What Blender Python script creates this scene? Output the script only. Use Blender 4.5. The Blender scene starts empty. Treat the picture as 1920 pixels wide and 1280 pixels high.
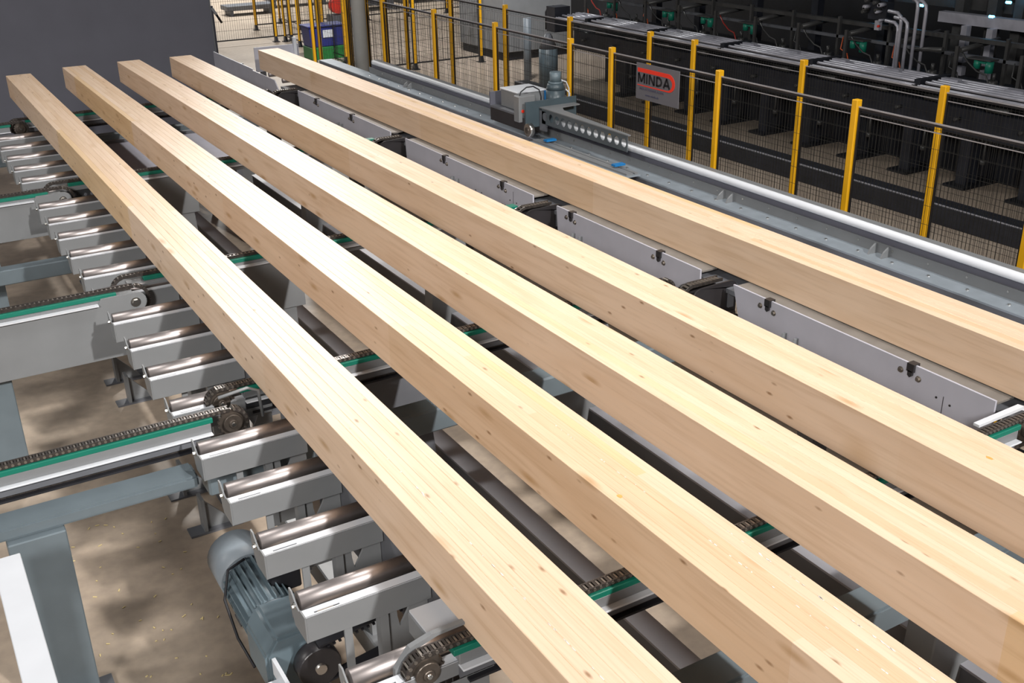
import bpy, bmesh, math, random
from mathutils import Vector, Matrix
random.seed(7)
PI = math.pi
D = bpy.data
COL = bpy.context.scene.collection
sc = bpy.context.scene

# ------------------------------------------------------------------ camera
yaw, pitch, roll = -0.52501973, -0.41772428, -0.02019164
fw = Vector((-math.sin(yaw)*math.cos(pitch), math.cos(yaw)*math.cos(pitch), math.sin(pitch)))
r0 = Vector((math.cos(yaw), math.sin(yaw), 0)); u0 = r0.cross(fw)
rr = r0*math.cos(roll) + u0*math.sin(roll); uu = -r0*math.sin(roll) + u0*math.cos(roll)
cam_d = D.cameras.new('camera'); cam_d.sensor_width = 36; cam_d.lens = 37.7045
cam_d.clip_start = 0.05; cam_d.clip_end = 200
cam = D.objects.new('camera', cam_d); COL.objects.link(cam); sc.camera = cam
m = Matrix((rr, uu, -fw)).transposed().to_4x4(); m.translation = Vector((-1.27277612, -13.58266887, 3.44465594))
cam.matrix_world = m

# ------------------------------------------------------------------ world, lights, exposure
w = D.worlds.new('hall_ambient'); sc.world = w; w.use_nodes = True
bg = w.node_tree.nodes['Background']; bg.inputs[0].default_value = (0.80, 0.86, 1.0, 1); bg.inputs[1].default_value = 0.05

def area(name, loc, size, sizey, power, col=(1, 1, 1), target=None):
    l = D.lights.new(name, 'AREA'); l.shape = 'RECTANGLE'; l.size = size; l.size_y = sizey; l.energy = power; l.color = col
    o = D.objects.new(name, l); COL.objects.link(o); o.location = loc
    t = Vector(target) if target else Vector((loc[0], loc[1], 0))
    d = (t - Vector(loc)).normalized()
    o.rotation_euler = d.to_track_quat('-Z', 'Y').to_euler()
    return o
WARM = (1.0, 0.97, 0.93)
def spread(o, deg): o.data.spread = math.radians(deg); return o
spread(area('hall_and_fill_lamp', (3.7, -22.5, 10.5), 0.5, 0.5, 215, WARM, (0.9, -8.5, 1.0)), 50)     # reflector lamps in a row above the conveyor
spread(area('hall_and_fill_lamp', (2.55, -9.0, 8.2), 0.7, 1.2, 112, WARM, (1.5, -8.5, 0.0)), 105)
spread(area('hall_and_fill_lamp', (4.2, 4.0, 8.2), 0.6, 0.6, 155, WARM, (2.2, -6.0, 1.0)), 80)
spread(area('hall_and_fill_lamp', (-9.0, -21.0, 9.0), 2.5, 2.5, 980, WARM, (-1.0, -7.0, 1.0)), 130)   # fill light added behind and left of the camera for the side faces
area('hall_and_fill_lamp', (-10.0, -5.0, 8.5), 2.0, 2.0, 380, WARM, (1.0, -5.0, 1.0))  # second added fill light, evens out the far side panels
spread(area('hall_and_fill_lamp', (6.3, 0.5, 8.0), 0.6, 0.6, 230, (1, 1, 1), (8.6, 7.0, 0.5)), 72)  # added to brighten the cabinet and the far fences
area('hall_and_fill_lamp', (8.5, 17.0, 8.5), 2.0, 2.0, 1500, (1.0, 1.0, 0.97))
area('hall_and_fill_lamp', (4.0, 20.0, 8.5), 2.0, 2.0, 900, (1.0, 1.0, 0.97))
sc.view_settings.view_transform = 'Standard'; sc.view_settings.look = 'None'
sc.view_settings.gamma = 1; sc.view_settings.use_curve_mapping = False
sc.view_settings.exposure = 0.0

# ------------------------------------------------------------------ materials
def new_mat(name):
    mt = D.materials.new(name); mt.use_nodes = True
    nt = mt.node_tree; return mt, nt, nt.nodes['Principled BSDF']
def N(nt, t, **k):
    n = nt.nodes.new(t)
    for a, v in k.items(): setattr(n, a, v)
    return n
def ramp(nt, stops):
    r = N(nt, 'ShaderNodeValToRGB'); e = r.color_ramp.elements
    while len(e) < len(stops): e.new(0.5)
    for i, (p, c) in enumerate(stops): e[i].position = p; e[i].color = (*c, 1)
    return r
def paint(name, col, rough=0.45, metal=0.0, var=0.10, scale=6.0, bump=0.0, spec=0.5):
    mt, nt, b = new_mat(name)
    tc = N(nt, 'ShaderNodeTexCoord'); no = N(nt, 'ShaderNodeTexNoise'); no.inputs['Scale'].default_value = scale
    no.inputs['Detail'].default_value = 5
    nt.links.new(tc.outputs['Object'], no.inputs['Vector'])
    rp = ramp(nt, [(0.3, tuple(c*(1-var) for c in col)), (0.7, tuple(min(1, c*(1+var)) for c in col))])
    nt.links.new(no.outputs['Fac'], rp.inputs['Fac']); nt.links.new(rp.outputs['Color'], b.inputs['Base Color'])
    b.inputs['Roughness'].default_value = rough; b.inputs['Metallic'].default_value = metal
    b.inputs['Specular IOR Level'].default_value = spec
    if bump:
        bp = N(nt, 'ShaderNodeBump'); bp.inputs['Strength'].default_value = bump; bp.inputs['Distance'].default_value = 0.002
        n2 = N(nt, 'ShaderNodeTexNoise'); n2.inputs['Scale'].default_value = scale*12
        nt.links.new(tc.outputs['Object'], n2.inputs['Vector']); nt.links.new(n2.outputs['Fac'], bp.inputs['Height'])
        nt.links.new(bp.outputs['Normal'], b.inputs['Normal'])
    return mt
M_GREY = paint('light_grey_paint', (0.185, 0.192, 0.20), 0.42, var=0.05)
M_PANEL = paint('brightened_grey_paint', (0.44, 0.44, 0.50), 0.38, var=0.04)  # same paint as the other grey, lightened where little light reaches
M_MID = paint('mid_grey_paint', (0.12, 0.125, 0.14), 0.5, var=0.08)
M_BLUE = paint('steel_blue_paint', (0.125, 0.155, 0.175), 0.4, var=0.08)
M_WALL = paint('dark_grey_panel_paint', (0.105, 0.107, 0.135), 0.7, var=0.06, scale=2)
M_FLG = paint('channel_grey_paint', (0.34, 0.34, 0.37), 0.45, var=0.05)
M_LIP = paint('brown_grey_steel', (0.20, 0.185, 0.17), 0.5, metal=0.2, var=0.15)
M_DPL = paint('blue_grey_plate_paint', (0.22, 0.22, 0.28), 0.5, var=0.05)
M_WHITE = paint('off_white_paint', (0.62, 0.64, 0.68), 0.4, var=0.03)
M_CHAIN = paint('oiled_chain_steel', (0.075, 0.065, 0.06), 0.35, metal=0.6, var=0.3, scale=40)
M_CPIN = paint('chain_roller_steel', (0.30, 0.27, 0.24), 0.4, metal=0.9, var=0.2)
M_PIN = paint('bright_steel', (0.62, 0.60, 0.57), 0.28, metal=1.0, var=0.1)
M_ROLL = paint('polished_roller_steel', (0.50, 0.45, 0.44), 0.42, metal=0.9, var=0.12, scale=14)
M_BLACK = paint('black_plate', (0.022, 0.020, 0.022), 0.38, var=0.3)
M_RUBBER = paint('black_rubber', (0.012, 0.012, 0.016), 0.6, var=0.2)
M_SPR = paint('sprocket_steel', (0.12, 0.10, 0.085), 0.4, metal=0.7, var=0.25, scale=30)
M_GREEN = paint('green_guide_plastic', (0.004, 0.155, 0.105), 0.45, var=0.06)
M_YEL = paint('yellow_post_paint', (0.70, 0.36, 0.006), 0.45, var=0.06)
M_FRAIL = paint('fence_rail_lit_top', (0.40, 0.39, 0.41), 0.35, metal=0.4, var=0.1)  # pale colour stands for light on the dark rail's top
M_RAIL = paint('dark_fence_frame', (0.03, 0.03, 0.035), 0.3, metal=0.5, var=0.1)
M_WIRE = paint('fence_wire', (0.015, 0.015, 0.014), 0.5, var=0.1)
M_PRESS = paint('black_blue_press_paint', (0.005, 0.006, 0.010), 0.6, var=0.3)
M_PRESS2 = paint('dark_press_paint', (0.018, 0.020, 0.028), 0.5, var=0.3)
M_PIPE = paint('galvanised_pipe', (0.46, 0.46, 0.52), 0.35, metal=0.25, var=0.15, scale=9)
M_DPIPE = paint('dull_grey_pipe', (0.07, 0.07, 0.07), 0.45, metal=0.3, var=0.2)
M_MOTOR = paint('motor_blue_grey_paint', (0.115, 0.155, 0.18), 0.4, var=0.12)
M_DMOT = paint('dark_blue_grey_machine_paint', (0.055, 0.078, 0.092), 0.4, var=0.12)
M_DARM = paint('arm_grey_paint', (0.085, 0.10, 0.11), 0.4, var=0.08)
M_MOTORL = paint('fan_cover_grey_paint', (0.20, 0.23, 0.26), 0.45, var=0.08)
M_TEAL = paint('teal_motor_paint', (0.01, 0.20, 0.13), 0.4, var=0.1)
M_RED = paint('red_hose', (0.35, 0.03, 0.02), 0.45, var=0.1)
M_ORANGE = paint('orange_cable', (0.62, 0.10, 0.02), 0.5, var=0.1)
M_BLUEP = paint('blue_plastic', (0.01, 0.16, 0.42), 0.4, var=0.1)
M_BIN = paint('dark_blue_bin_plastic', (0.012, 0.02, 0.16), 0.5, var=0.1)
M_BING = paint('green_bin_base', (0.01, 0.16, 0.03), 0.5, var=0.1)
M_CONC = paint('column_grey_paint', (0.30, 0.30, 0.29), 0.6, var=0.06)
M_SIGN = paint('sign_board_grey', (0.13, 0.125, 0.14), 0.5, var=0.03)
M_SRED = paint('sign_red', (0.75, 0.035, 0.015), 0.5, var=0.02)
M_SBLK = paint('sign_black', (0.008, 0.008, 0.012), 0.5, var=0.02)
M_STXT = paint('sign_blue_grey_text', (0.06, 0.06, 0.11), 0.5, var=0.02)
M_GALV = paint('galvanised_sheet', (0.30, 0.34, 0.38), 0.38, metal=0.3, var=0.10, scale=10)
M_CHIP = paint('wood_chips', (0.75, 0.62, 0.30), 0.7)

def emit(name, col, s):
    mt, nt, b = new_mat(name); b.inputs['Emission Color'].default_value = (*col, 1); b.inputs['Emission Strength'].default_value = s
    b.inputs['Base Color'].default_value = (*col, 1); return mt
M_LAMP = emit('blue_white_lamp', (0.10, 0.55, 1.0), 9.0)

def concrete():
    mt, nt, b = new_mat('concrete_floor')
    tc = N(nt, 'ShaderNodeTexCoord')
    n1 = N(nt, 'ShaderNodeTexNoise'); n1.inputs['Scale'].default_value = 0.9; n1.inputs['Detail'].default_value = 6
    n2 = N(nt, 'ShaderNodeTexNoise'); n2.inputs['Scale'].default_value = 14; n2.inputs['Detail'].default_value = 8
    nt.links.new(tc.outputs['Object'], n1.inputs['Vector']); nt.links.new(tc.outputs['Object'], n2.inputs['Vector'])
    r1 = ramp(nt, [(0.32, (0.385, 0.31, 0.245)), (0.68, (0.46, 0.38, 0.305))])
    r2 = ramp(nt, [(0.3, (0.84, 0.84, 0.84)), (0.75, (1.08, 1.07, 1.05))])
    nt.links.new(n1.outputs['Fac'], r1.inputs['Fac']); nt.links.new(n2.outputs['Fac'], r2.inputs['Fac'])
    mx = N(nt, 'ShaderNodeMix', data_type='RGBA', blend_type='MULTIPLY'); mx.inputs[0].default_value = 1
    nt.links.new(r1.outputs['Color'], mx.inputs[6]); nt.links.new(r2.outputs['Color'], mx.inputs[7])
    nt.links.new(mx.outputs[2], b.inputs['Base Color'])
    b.inputs['Roughness'].default_value = 0.42; b.inputs['Specular IOR Level'].default_value = 0.35
    bp = N(nt, 'ShaderNodeBump'); bp.inputs['Strength'].default_value = 0.12; bp.inputs['Distance'].default_value = 0.004
    nt.links.new(n2.outputs['Fac'], bp.inputs['Height']); nt.links.new(bp.outputs['Normal'], b.inputs['Normal'])
    return mt
M_FLOOR = concrete()

def wood():
    mt, nt, b = new_mat('planed_spruce')
    L = nt.links.new
    tc = N(nt, 'ShaderNodeTexCoord'); oi = N(nt, 'ShaderNodeObjectInfo')
    sep = N(nt, 'ShaderNodeSeparateXYZ'); L(tc.outputs['Object'], sep.inputs[0])
    off = N(nt, 'ShaderNodeMath', operation='MULTIPLY'); L(oi.outputs['Random'], off.inputs[0]); off.inputs[1].default_value = 37.0
    # offset vector per lamella
    def scaled(sx, sy, sz):
        c = N(nt, 'ShaderNodeCombineXYZ')
        for i, (s, o) in enumerate(((sx, 'X'), (sy, 'Y'), (sz, 'Z'))):
            a = N(nt, 'ShaderNodeMath', operation='MULTIPLY_ADD'); L(sep.outputs[o], a.inputs[0]); a.inputs[1].default_value = s
            L(off.outputs[0], a.inputs[2]); L(a.outputs[0], c.inputs[i])
        return c
    # board length segments with finger joints
    sg = N(nt, 'ShaderNodeMath', operation='MULTIPLY_ADD'); L(sep.outputs['Y'], sg.inputs[0]); sg.inputs[1].default_value = 0.36; L(off.outputs[0], sg.inputs[2])
    fl = N(nt, 'ShaderNodeMath', operation='FLOOR'); L(sg.outputs[0], fl.inputs[0])
    wn = N(nt, 'ShaderNodeTexWhiteNoise', noise_dimensions='1D'); L(fl.outputs[0], wn.inputs['W'])
    tint = ramp(nt, [(0.0, (0.71, 0.50, 0.325)), (0.5, (0.78, 0.59, 0.435)), (0.8, (0.76, 0.555, 0.395)), (1.0, (0.75, 0.525, 0.29))])
    L(wn.outputs['Value'], tint.inputs['Fac'])
    # fine grain
    g = N(nt, 'ShaderNodeTexNoise'); g.inputs['Scale'].default_value = 1.0; g.inputs['Detail'].default_value = 5; g.inputs['Distortion'].default_value = 0.25
    L(scaled(130, 2.2, 45).outputs[0], g.inputs['Vector'])
    gr = ramp(nt, [(0.30, (0.86, 0.81, 0.74)), (0.50, (1, 1, 1)), (0.75, (1.04, 1.03, 1.01))]); L(g.outputs['Fac'], gr.inputs['Fac'])
    m1 = N(nt, 'ShaderNodeMix', data_type='RGBA', blend_type='MULTIPLY'); m1.inputs[0].default_value = 0.75
    L(tint.outputs['Color'], m1.inputs[6]); L(gr.outputs['Color'], m1.inputs[7])
    # broad soft figure
    g2 = N(nt, 'ShaderNodeTexNoise'); g2.inputs['Scale'].default_value = 1.0; g2.inputs['Detail'].default_value = 3; g2.inputs['Distortion'].default_value = 0.8
    L(scaled(9, 1.1, 9).outputs[0], g2.inputs['Vector'])
    gr2 = ramp(nt, [(0.3, (0.90, 0.84, 0.76)), (0.6, (1.02, 1.02, 1.02))]); L(g2.outputs['Fac'], gr2.inputs['Fac'])
    m2 = N(nt, 'ShaderNodeMix', data_type='RGBA', blend_type='MULTIPLY'); m2.inputs[0].default_value = 0.6
    L(m1.outputs[2], m2.inputs[6]); L(gr2.outputs['Color'], m2.inputs[7])
    # knots
    def knots(vec, thr, soft, chance, col, prev, amt):
        v = N(nt, 'ShaderNodeTexVoronoi'); v.inputs['Scale'].default_value = 1.0; L(vec.outputs[0], v.inputs['Vector'])
        mr = N(nt, 'ShaderNodeMapRange'); mr.inputs['From Min'].default_value = thr; mr.inputs['From Max'].default_value = thr+soft
        mr.inputs['To Min'].default_value = amt; mr.inputs['To Max'].default_value = 0.0; L(v.outputs['Distance'], mr.inputs['Value'])
        sx = N(nt, 'ShaderNodeSeparateColor'); L(v.outputs['Color'], sx.inputs[0])
        lt = N(nt, 'ShaderNodeMath', operation='LESS_THAN'); L(sx.outputs[0], lt.inputs[0]); lt.inputs[1].default_value = chance
        mu = N(nt, 'ShaderNodeMath', operation='MULTIPLY'); L(mr.outputs[0], mu.inputs[0]); L(lt.outputs[0], mu.inputs[1])
        mm = N(nt, 'ShaderNodeMix', data_type='RGBA'); L(mu.outputs[0], mm.inputs[0]); L(prev, mm.inputs[6]); mm.inputs[7].default_value = (*col, 1)
        return mm.outputs[2]
    c = knots(scaled(17, 6.0, 17), 0.045, 0.11, 0.26, (0.26, 0.13, 0.055), m2.outputs[2], 0.85)
    c = knots(scaled(11, 2.8, 11), 0.06, 0.20, 0.16, (0.46, 0.27, 0.12), c, 0.75)
    c = knots(scaled(7, 2.4, 3.0), 0.03, 0.26, 0.28, (0.56, 0.35, 0.17), c, 0.50)
    L(c, b.inputs['Base Color'])
    b.inputs['Roughness'].default_value = 0.48; b.inputs['Specular IOR Level'].default_value = 0.5
    return mt
M_WOOD = wood()

# ------------------------------------------------------------------ mesh helpers
class MB:
    def __init__(s): s.bm = bmesh.new()
    def box(s, x0, x1, y0, y1, z0, z1):
        v = [s.bm.verts.new(p) for p in ((x0,y0,z0),(x1,y0,z0),(x1,y1,z0),(x0,y1,z0),(x0,y0,z1),(x1,y0,z1),(x1,y1,z1),(x0,y1,z1))]
        for f in ((3,2,1,0),(4,5,6,7),(0,1,5,4),(1,2,6,5),(2,3,7,6),(3,0,4,7)): s.bm.faces.new([v[i] for i in f])
        return s
    def cyl(s, a, b, r, n=16, r2=None, cap=True):
        a = Vector(a); b = Vector(b); d = (b-a).normalized(); r2 = r if r2 is None else r2
        t = Vector((0,0,1)) if abs(d.z) < 0.9 else Vector((1,0,0)); p = d.cross(t).normalized(); q = d.cross(p)
        A = [s.bm.verts.new(a+(p*math.cos(2*PI*i/n)+q*math.sin(2*PI*i/n))*r) for i in range(n)]
        B = [s.bm.verts.new(b+(p*math.cos(2*PI*i/n)+q*math.sin(2*PI*i/n))*r2) for i in range(n)]
        for i in range(n):
            f = s.bm.faces.new((A[i],A[(i+1)%n],B[(i+1)%n],B[i])); f.smooth = n > 6
        if cap: s.bm.faces.new(A[::-1]); s.bm.faces.new(B)
        return s
    def bar(s, a, b, w, h=None):
        h = h or w; a = Vector(a); b = Vector(b); d = (b-a).normalized()
        t = Vector((0,0,1)) if abs(d.z) < 0.95 else Vector((0,1,0)); p = d.cross(t).normalized()*w/2; q = p.normalized().cross(d)*h/2
        A = [s.bm.verts.new(a+e) for e in (p+q, -p+q, -p-q, p-q)]; B = [s.bm.verts.new(b+e) for e in (p+q, -p+q, -p-q, p-q)]
        for i in range(4): s.bm.faces.new((A[i],A[(i+1)%4],B[(i+1)%4],B[i]))
        s.bm.faces.new(A[::-1]); s.bm.faces.new(B); return s
    def prism(s, pts, axis, a0, a1):                       # polygon in the other two axes (xz for y, yz for x, xy for z)
        def mk(u, v, a): return {'y': (u, a, v), 'x': (a, u, v), 'z': (u, v, a)}[axis]
        A = [s.bm.verts.new(mk(u, v, a0)) for u, v in pts]; B = [s.bm.verts.new(mk(u, v, a1)) for u, v in pts]
        n = len(pts)
        s.bm.faces.new(A); s.bm.faces.new(B[::-1])
        for i in range(n): s.bm.faces.new((A[i], B[i], B[(i+1)%n], A[(i+1)%n]))
        return s
    def tube(s, pts, r, n=8):
        P = [Vector(p) for p in pts]; rings = []
        for i, p in enumerate(P):
            d = (P[min(i+1, len(P)-1)]-P[max(i-1, 0)]).normalized()
            t = Vector((0,0,1)) if abs(d.z) < 0.9 else Vector((1,0,0)); a = d.cross(t).normalized(); b = d.cross(a)
            if rings:                                       # keep frames aligned
                a0 = rings[-1][1]; a = (a0 - d*a0.dot(d)).normalized(); b = d.cross(a)
            rings.append(([s.bm.verts.new(p+(a*math.cos(2*PI*k/n)+b*math.sin(2*PI*k/n))*r) for k in range(n)], a))
        for (A, _), (B, _) in zip(rings, rings[1:]):
            for k in range(n): s.bm.faces.new((A[k],A[(k+1)%n],B[(k+1)%n],B[k])).smooth = True
        s.bm.faces.new(rings[0][0][::-1]); s.bm.faces.new(rings[-1][0]); return s
    def build(s, name, mt, parent=None, bevel=0.0, seg=1):
        bmesh.ops.recalc_face_normals(s.bm, faces=s.bm.faces)
        if bevel:
            es = [e for e in s.bm.edges if len(e.link_faces) == 2 and e.calc_face_angle(0) > 0.6]
            bmesh.ops.bevel(s.bm, geom=es, offset=bevel, segments=seg, affect='EDGES', clamp_overlap=True)
        me = D.meshes.new(name); 
        if parent is not None: s.bm.transform(Matrix.Translation(-parent_world(parent)))
        s.bm.to_mesh(me); s.bm.free(); me.materials.append(mt)
        o = D.objects.new(name, me); COL.objects.link(o)
        if parent is not None: o.parent = parent
        return o
def parent_world(o):
    v = Vector(o.location)
    while o.parent: o = o.parent; v += Vector(o.location)
    return v
def thing(name, label, cat, loc, group=None):
    o = D.objects.new(name, None); COL.objects.link(o); o.location = loc; o.empty_display_size = 0.1
    o['label'] = label; o['category'] = cat
    if group: o['group'] = group
    return o
def tag(o, label, cat, group=None):
    o['label'] = label; o['category'] = cat
    if group: o['group'] = group
    return o
def struct(o): o['kind'] = 'structure'; return o
def B(*a): return MB().box(*a)
def centre(o):                                             # move a single-mesh thing's origin to its base centre
    xs = [v.co for v in o.data.vertices]
    c = Vector(((min(v.x for v in xs)+max(v.x for v in xs))/2, (min(v.y for v in xs)+max(v.y for v in xs))/2, min(v.z for v in xs)))
    o.data.transform(Matrix.Translation(-c)); o.location = c; return o

# ------------------------------------------------------------------ setting
struct(B(-14, 26, -20, 34, -0.12, 0.0).build('floor', M_FLOOR))
struct(B(-14, 26, 33.8, 34, 0, 9).build('wall_back', M_CONC))
struct(B(12.6, 12.8, -20, 8.0, 0, 9).build('wall_right', M_PRESS))

ZB = 1.164; HB = 0.236; ZT = 1.4
# ------------------------------------------------------------------ the five glulam beams
BX = [0.0, 0.633, 1.255, 1.863, 2.926]
BYE = [-0.224, -0.02, 0.0, -0.034, -0.164]
BLAB = ['glued laminated timber beam furthest left, over the roller trays',
        'second glued timber beam from the left, just right of the outermost one',
        'glued timber beam in the middle of the five',
        'fourth glued timber beam from the left, beside the wide gap',
        'glued timber beam set apart on the right, along the grey side panels']
YN = -15.6
for i in range(5):
    x0 = BX[i]; t = thing('glulam_beam', BLAB[i], 'timber beam', (x0+0.13, (BYE[i]+YN)/2, ZB), 'glued timber beams lying on the chain conveyors')
    n = 6; lw = 0.26/n
    for k in range(n):
        e = 0.0008*random.random()
        mb = B(x0+k*lw, x0+(k+1)*lw, YN, BYE[i]-(0.0008*random.random()), ZB, ZT-e)
        mb.build('lamella', M_WOOD, t, bevel=0.0015)
RS1 = (0.671, -10.964); RS2 = (1.985, -11.479)
def top_marks(beam, name, mt, pts, kind=None):
    mb = MB()
    for (x, y, lx, ly) in pts:
        n = 9; vs = [mb.bm.verts.new((x+lx*math.cos(2*PI*k/n)*(0.8+0.4*random.random()), y+ly*math.sin(2*PI*k/n)*(0.8+0.4*random.random()), ZT+0.0006)) for k in range(n)]
        lo = [mb.bm.verts.new((v.co.x, v.co.y, ZT-0.0005)) for v in vs]
        mb.bm.faces.new(vs)
        for k in range(n): mb.bm.faces.new((vs[k], lo[k], lo[(k+1)%n], vs[(k+1)%n]))
    o = mb.build(name, mt, beam)
    if kind: o['kind'] = kind
BEAMS = [o for o in COL.objects if o.type == 'EMPTY' and o.name.startswith('glulam_beam')]
BEAMS.sort(key=lambda o: o.location.x)
M_RESIN = paint('orange_resin', (0.72, 0.36, 0.10), 0.5, var=0.2, scale=60)
M_GLUE = paint('white_glue', (0.80, 0.76, 0.72), 0.5, var=0.1)
top_marks(BEAMS[1], 'resin_spot', M_RESIN, [(RS1[0], RS1[1], 0.009, 0.012)])
top_marks(BEAMS[3], 'resin_spot', M_RESIN, [(RS2[0], RS2[1], 0.009, 0.014)])
for bi, xo_, ya_, yb_ in ((0, 0.087, -11.9, -10.2), (1, 0.13, -12.2, -10.4), (1, 0.217, -12.2, -11.3)):
    top_marks(BEAMS[bi], 'glue_flecks', M_GLUE, [(BX[bi]+xo_+random.uniform(-.002, .002), random.uniform(ya_, yb_), random.uniform(.0008, .0022), random.uniform(.003, .012)) for _ in range(26)], 'stuff')

# ------------------------------------------------------------------ chains
PITCH = 0.0254
def chain_path(x0, x1, zt, r):                             # loop outer line centred on links; returns list of (x, z, ang)
    zc = zt - r - 0.012
    out = []; Lx = x1-x0; n = int(Lx/PITCH)
    for i in range(n): out.append((x0+PITCH*(i+.5), zt-0.012, 0.0))
    return out, zc
def link_mesh(w=0.017):                                    # H-shaped link: two side plates joined by a bush
    o, i, e, c = w+0.003, w-0.003, 0.0122, 0.0045
    return MB().prism([(-e, -o), (e, -o), (e, -i), (c, -i), (c, i), (e, i), (e, o), (-e, o), (-e, i), (-c, i), (-c, -i), (-e, -i)], 'z', -0.0095, 0.0095)
def pin_mesh(width=0.034):
    return MB().cyl((-0.0127, -width/2-.006, 0.001), (-0.0127, width/2+.006, 0.001), 0.0072, 6)
_lm = link_mesh(); bmesh.ops.recalc_face_normals(_lm.bm, faces=_lm.bm.faces); LINK = D.meshes.new('chain_link'); _lm.bm.to_mesh(LINK); LINK.materials.append(M_CHAIN)
_pm = pin_mesh(); bmesh.ops.recalc_face_normals(_pm.bm, faces=_pm.bm.faces); PINM = D.meshes.new('chain_roller'); _pm.bm.to_mesh(PINM); PINM.materials.append(M_CPIN)

def chain_positions(xl, xr, zt, r, wrapL=True, wrapR=True):
    """centres along top run, then wraps, then return run"""
    zm = zt-0.0105; pos = []
    xc0, xc1 = xl+r, xr-r; rr_ = r-0.0105; zc = zm-rr_
    n = int((xc1-xc0)/PITCH)
    for i in range(n+1): pos.append((xc0+i*PITCH, zm, 0.0))
    m_ = max(5, int(PI*rr_/PITCH))
    for k in range(1, m_):
        a = PI*k/m_
        if wrapR: pos.append((xc1+rr_*math.sin(a), zc+rr_*math.cos(a), -a))
        if wrapL: pos.append((xc0-rr_*math.sin(a), zc+rr_*math.cos(a), a))
    ret = [(xc0+i*PITCH, zc-rr_, PI) for i in range(n+1)]
    return pos, ret, zc
def place_links(t, y, pos):
    base = parent_world(t)
    for (x, z, a) in pos:
        o = D.objects.new('chain_link', LINK); COL.objects.link(o); o.parent = t
        o.location = Vector((x, y, z))-base; o.rotation_euler = (0, -a if a else 0, 0)
        p = D.objects.new('chain_roller', PINM); COL.objects.link(p); p.parent = o
def joined_chain(t, y, pos, name='chain', width=0.034, pins=True):
    me = bmesh.new()
    mbs = MB(); mbp = MB()
    for (x, z, a) in pos:
        R = Matrix.Translation((x, y, z)) @ Matrix.Rotation(-a, 4, 'Y')
        for s in (-1, 1):
            yy = s*width/2
            vs = [mbs.bm.verts.new(R @ Vector(p)) for p in ((-.0122, yy-.003, -.010), (.0122, yy-.003, -.010), (.0122, yy+.003, -.010), (-.0122, yy+.003, -.010), (-.0122, yy-.003, .010), (.0122, yy-.003, .010), (.0122, yy+.003, .010), (-.0122, yy+.003, .010))]
            for f in ((3,2,1,0),(4,5,6,7),(0,1,5,4),(1,2,6,5),(2,3,7,6),(3,0,4,7)): mbs.bm.faces.new([vs[i] for i in f])
        if pins: mbp.cyl(R @ Vector((-.0127, -width/2, .001)), R @ Vector((-.0127, width/2, .001)), .0072, 6)
    o = mbs.build(name, M_CHAIN, t); o['kind'] = 'stuff'
    if pins:
        q = mbp.build('chain_rollers', M_CPIN, o); q['kind'] = 'stuff'

def sprocket(t, x, y, z, r, hub=True):
    n = 17; pts = []
    for i in range(n*4):
        a = 2*PI*i/(n*4); rad = r*(1.0 if i % 4 in (0, 1) else 0.90); pts.append((x+rad*math.cos(a), z+rad*math.sin(a)))
    s = MB().prism(pts, 'y', y-0.009, y+0.009).build('sprocket', M_SPR, t)
    MB().cyl((x, y-0.030, z), (x, y+0.03, z), r*0.66, 24).cyl((x, y-0.038, z), (x, y-0.02, z), r*0.30, 16).build('hub', M_SPR, s, bevel=0.002)
    MB().cyl((x, y-0.044, z), (x, y+0.05, z), r*0.14, 10).build('shaft', M_PIN, s)

def bolt_mb(mb, x, y, z, axis='y', r=0.012, h=0.012):
    d = {'y': (0, -1, 0), 'x': (-1, 0, 0), 'z': (0, 0, 1)}[axis]; p = Vector((x, y, z)); q = p+Vector(d)*h
    mb.cyl(p, q, r, 6); mb.cyl(p, p+Vector(d)*h*0.3, r*1.5, 12); return mb

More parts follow.
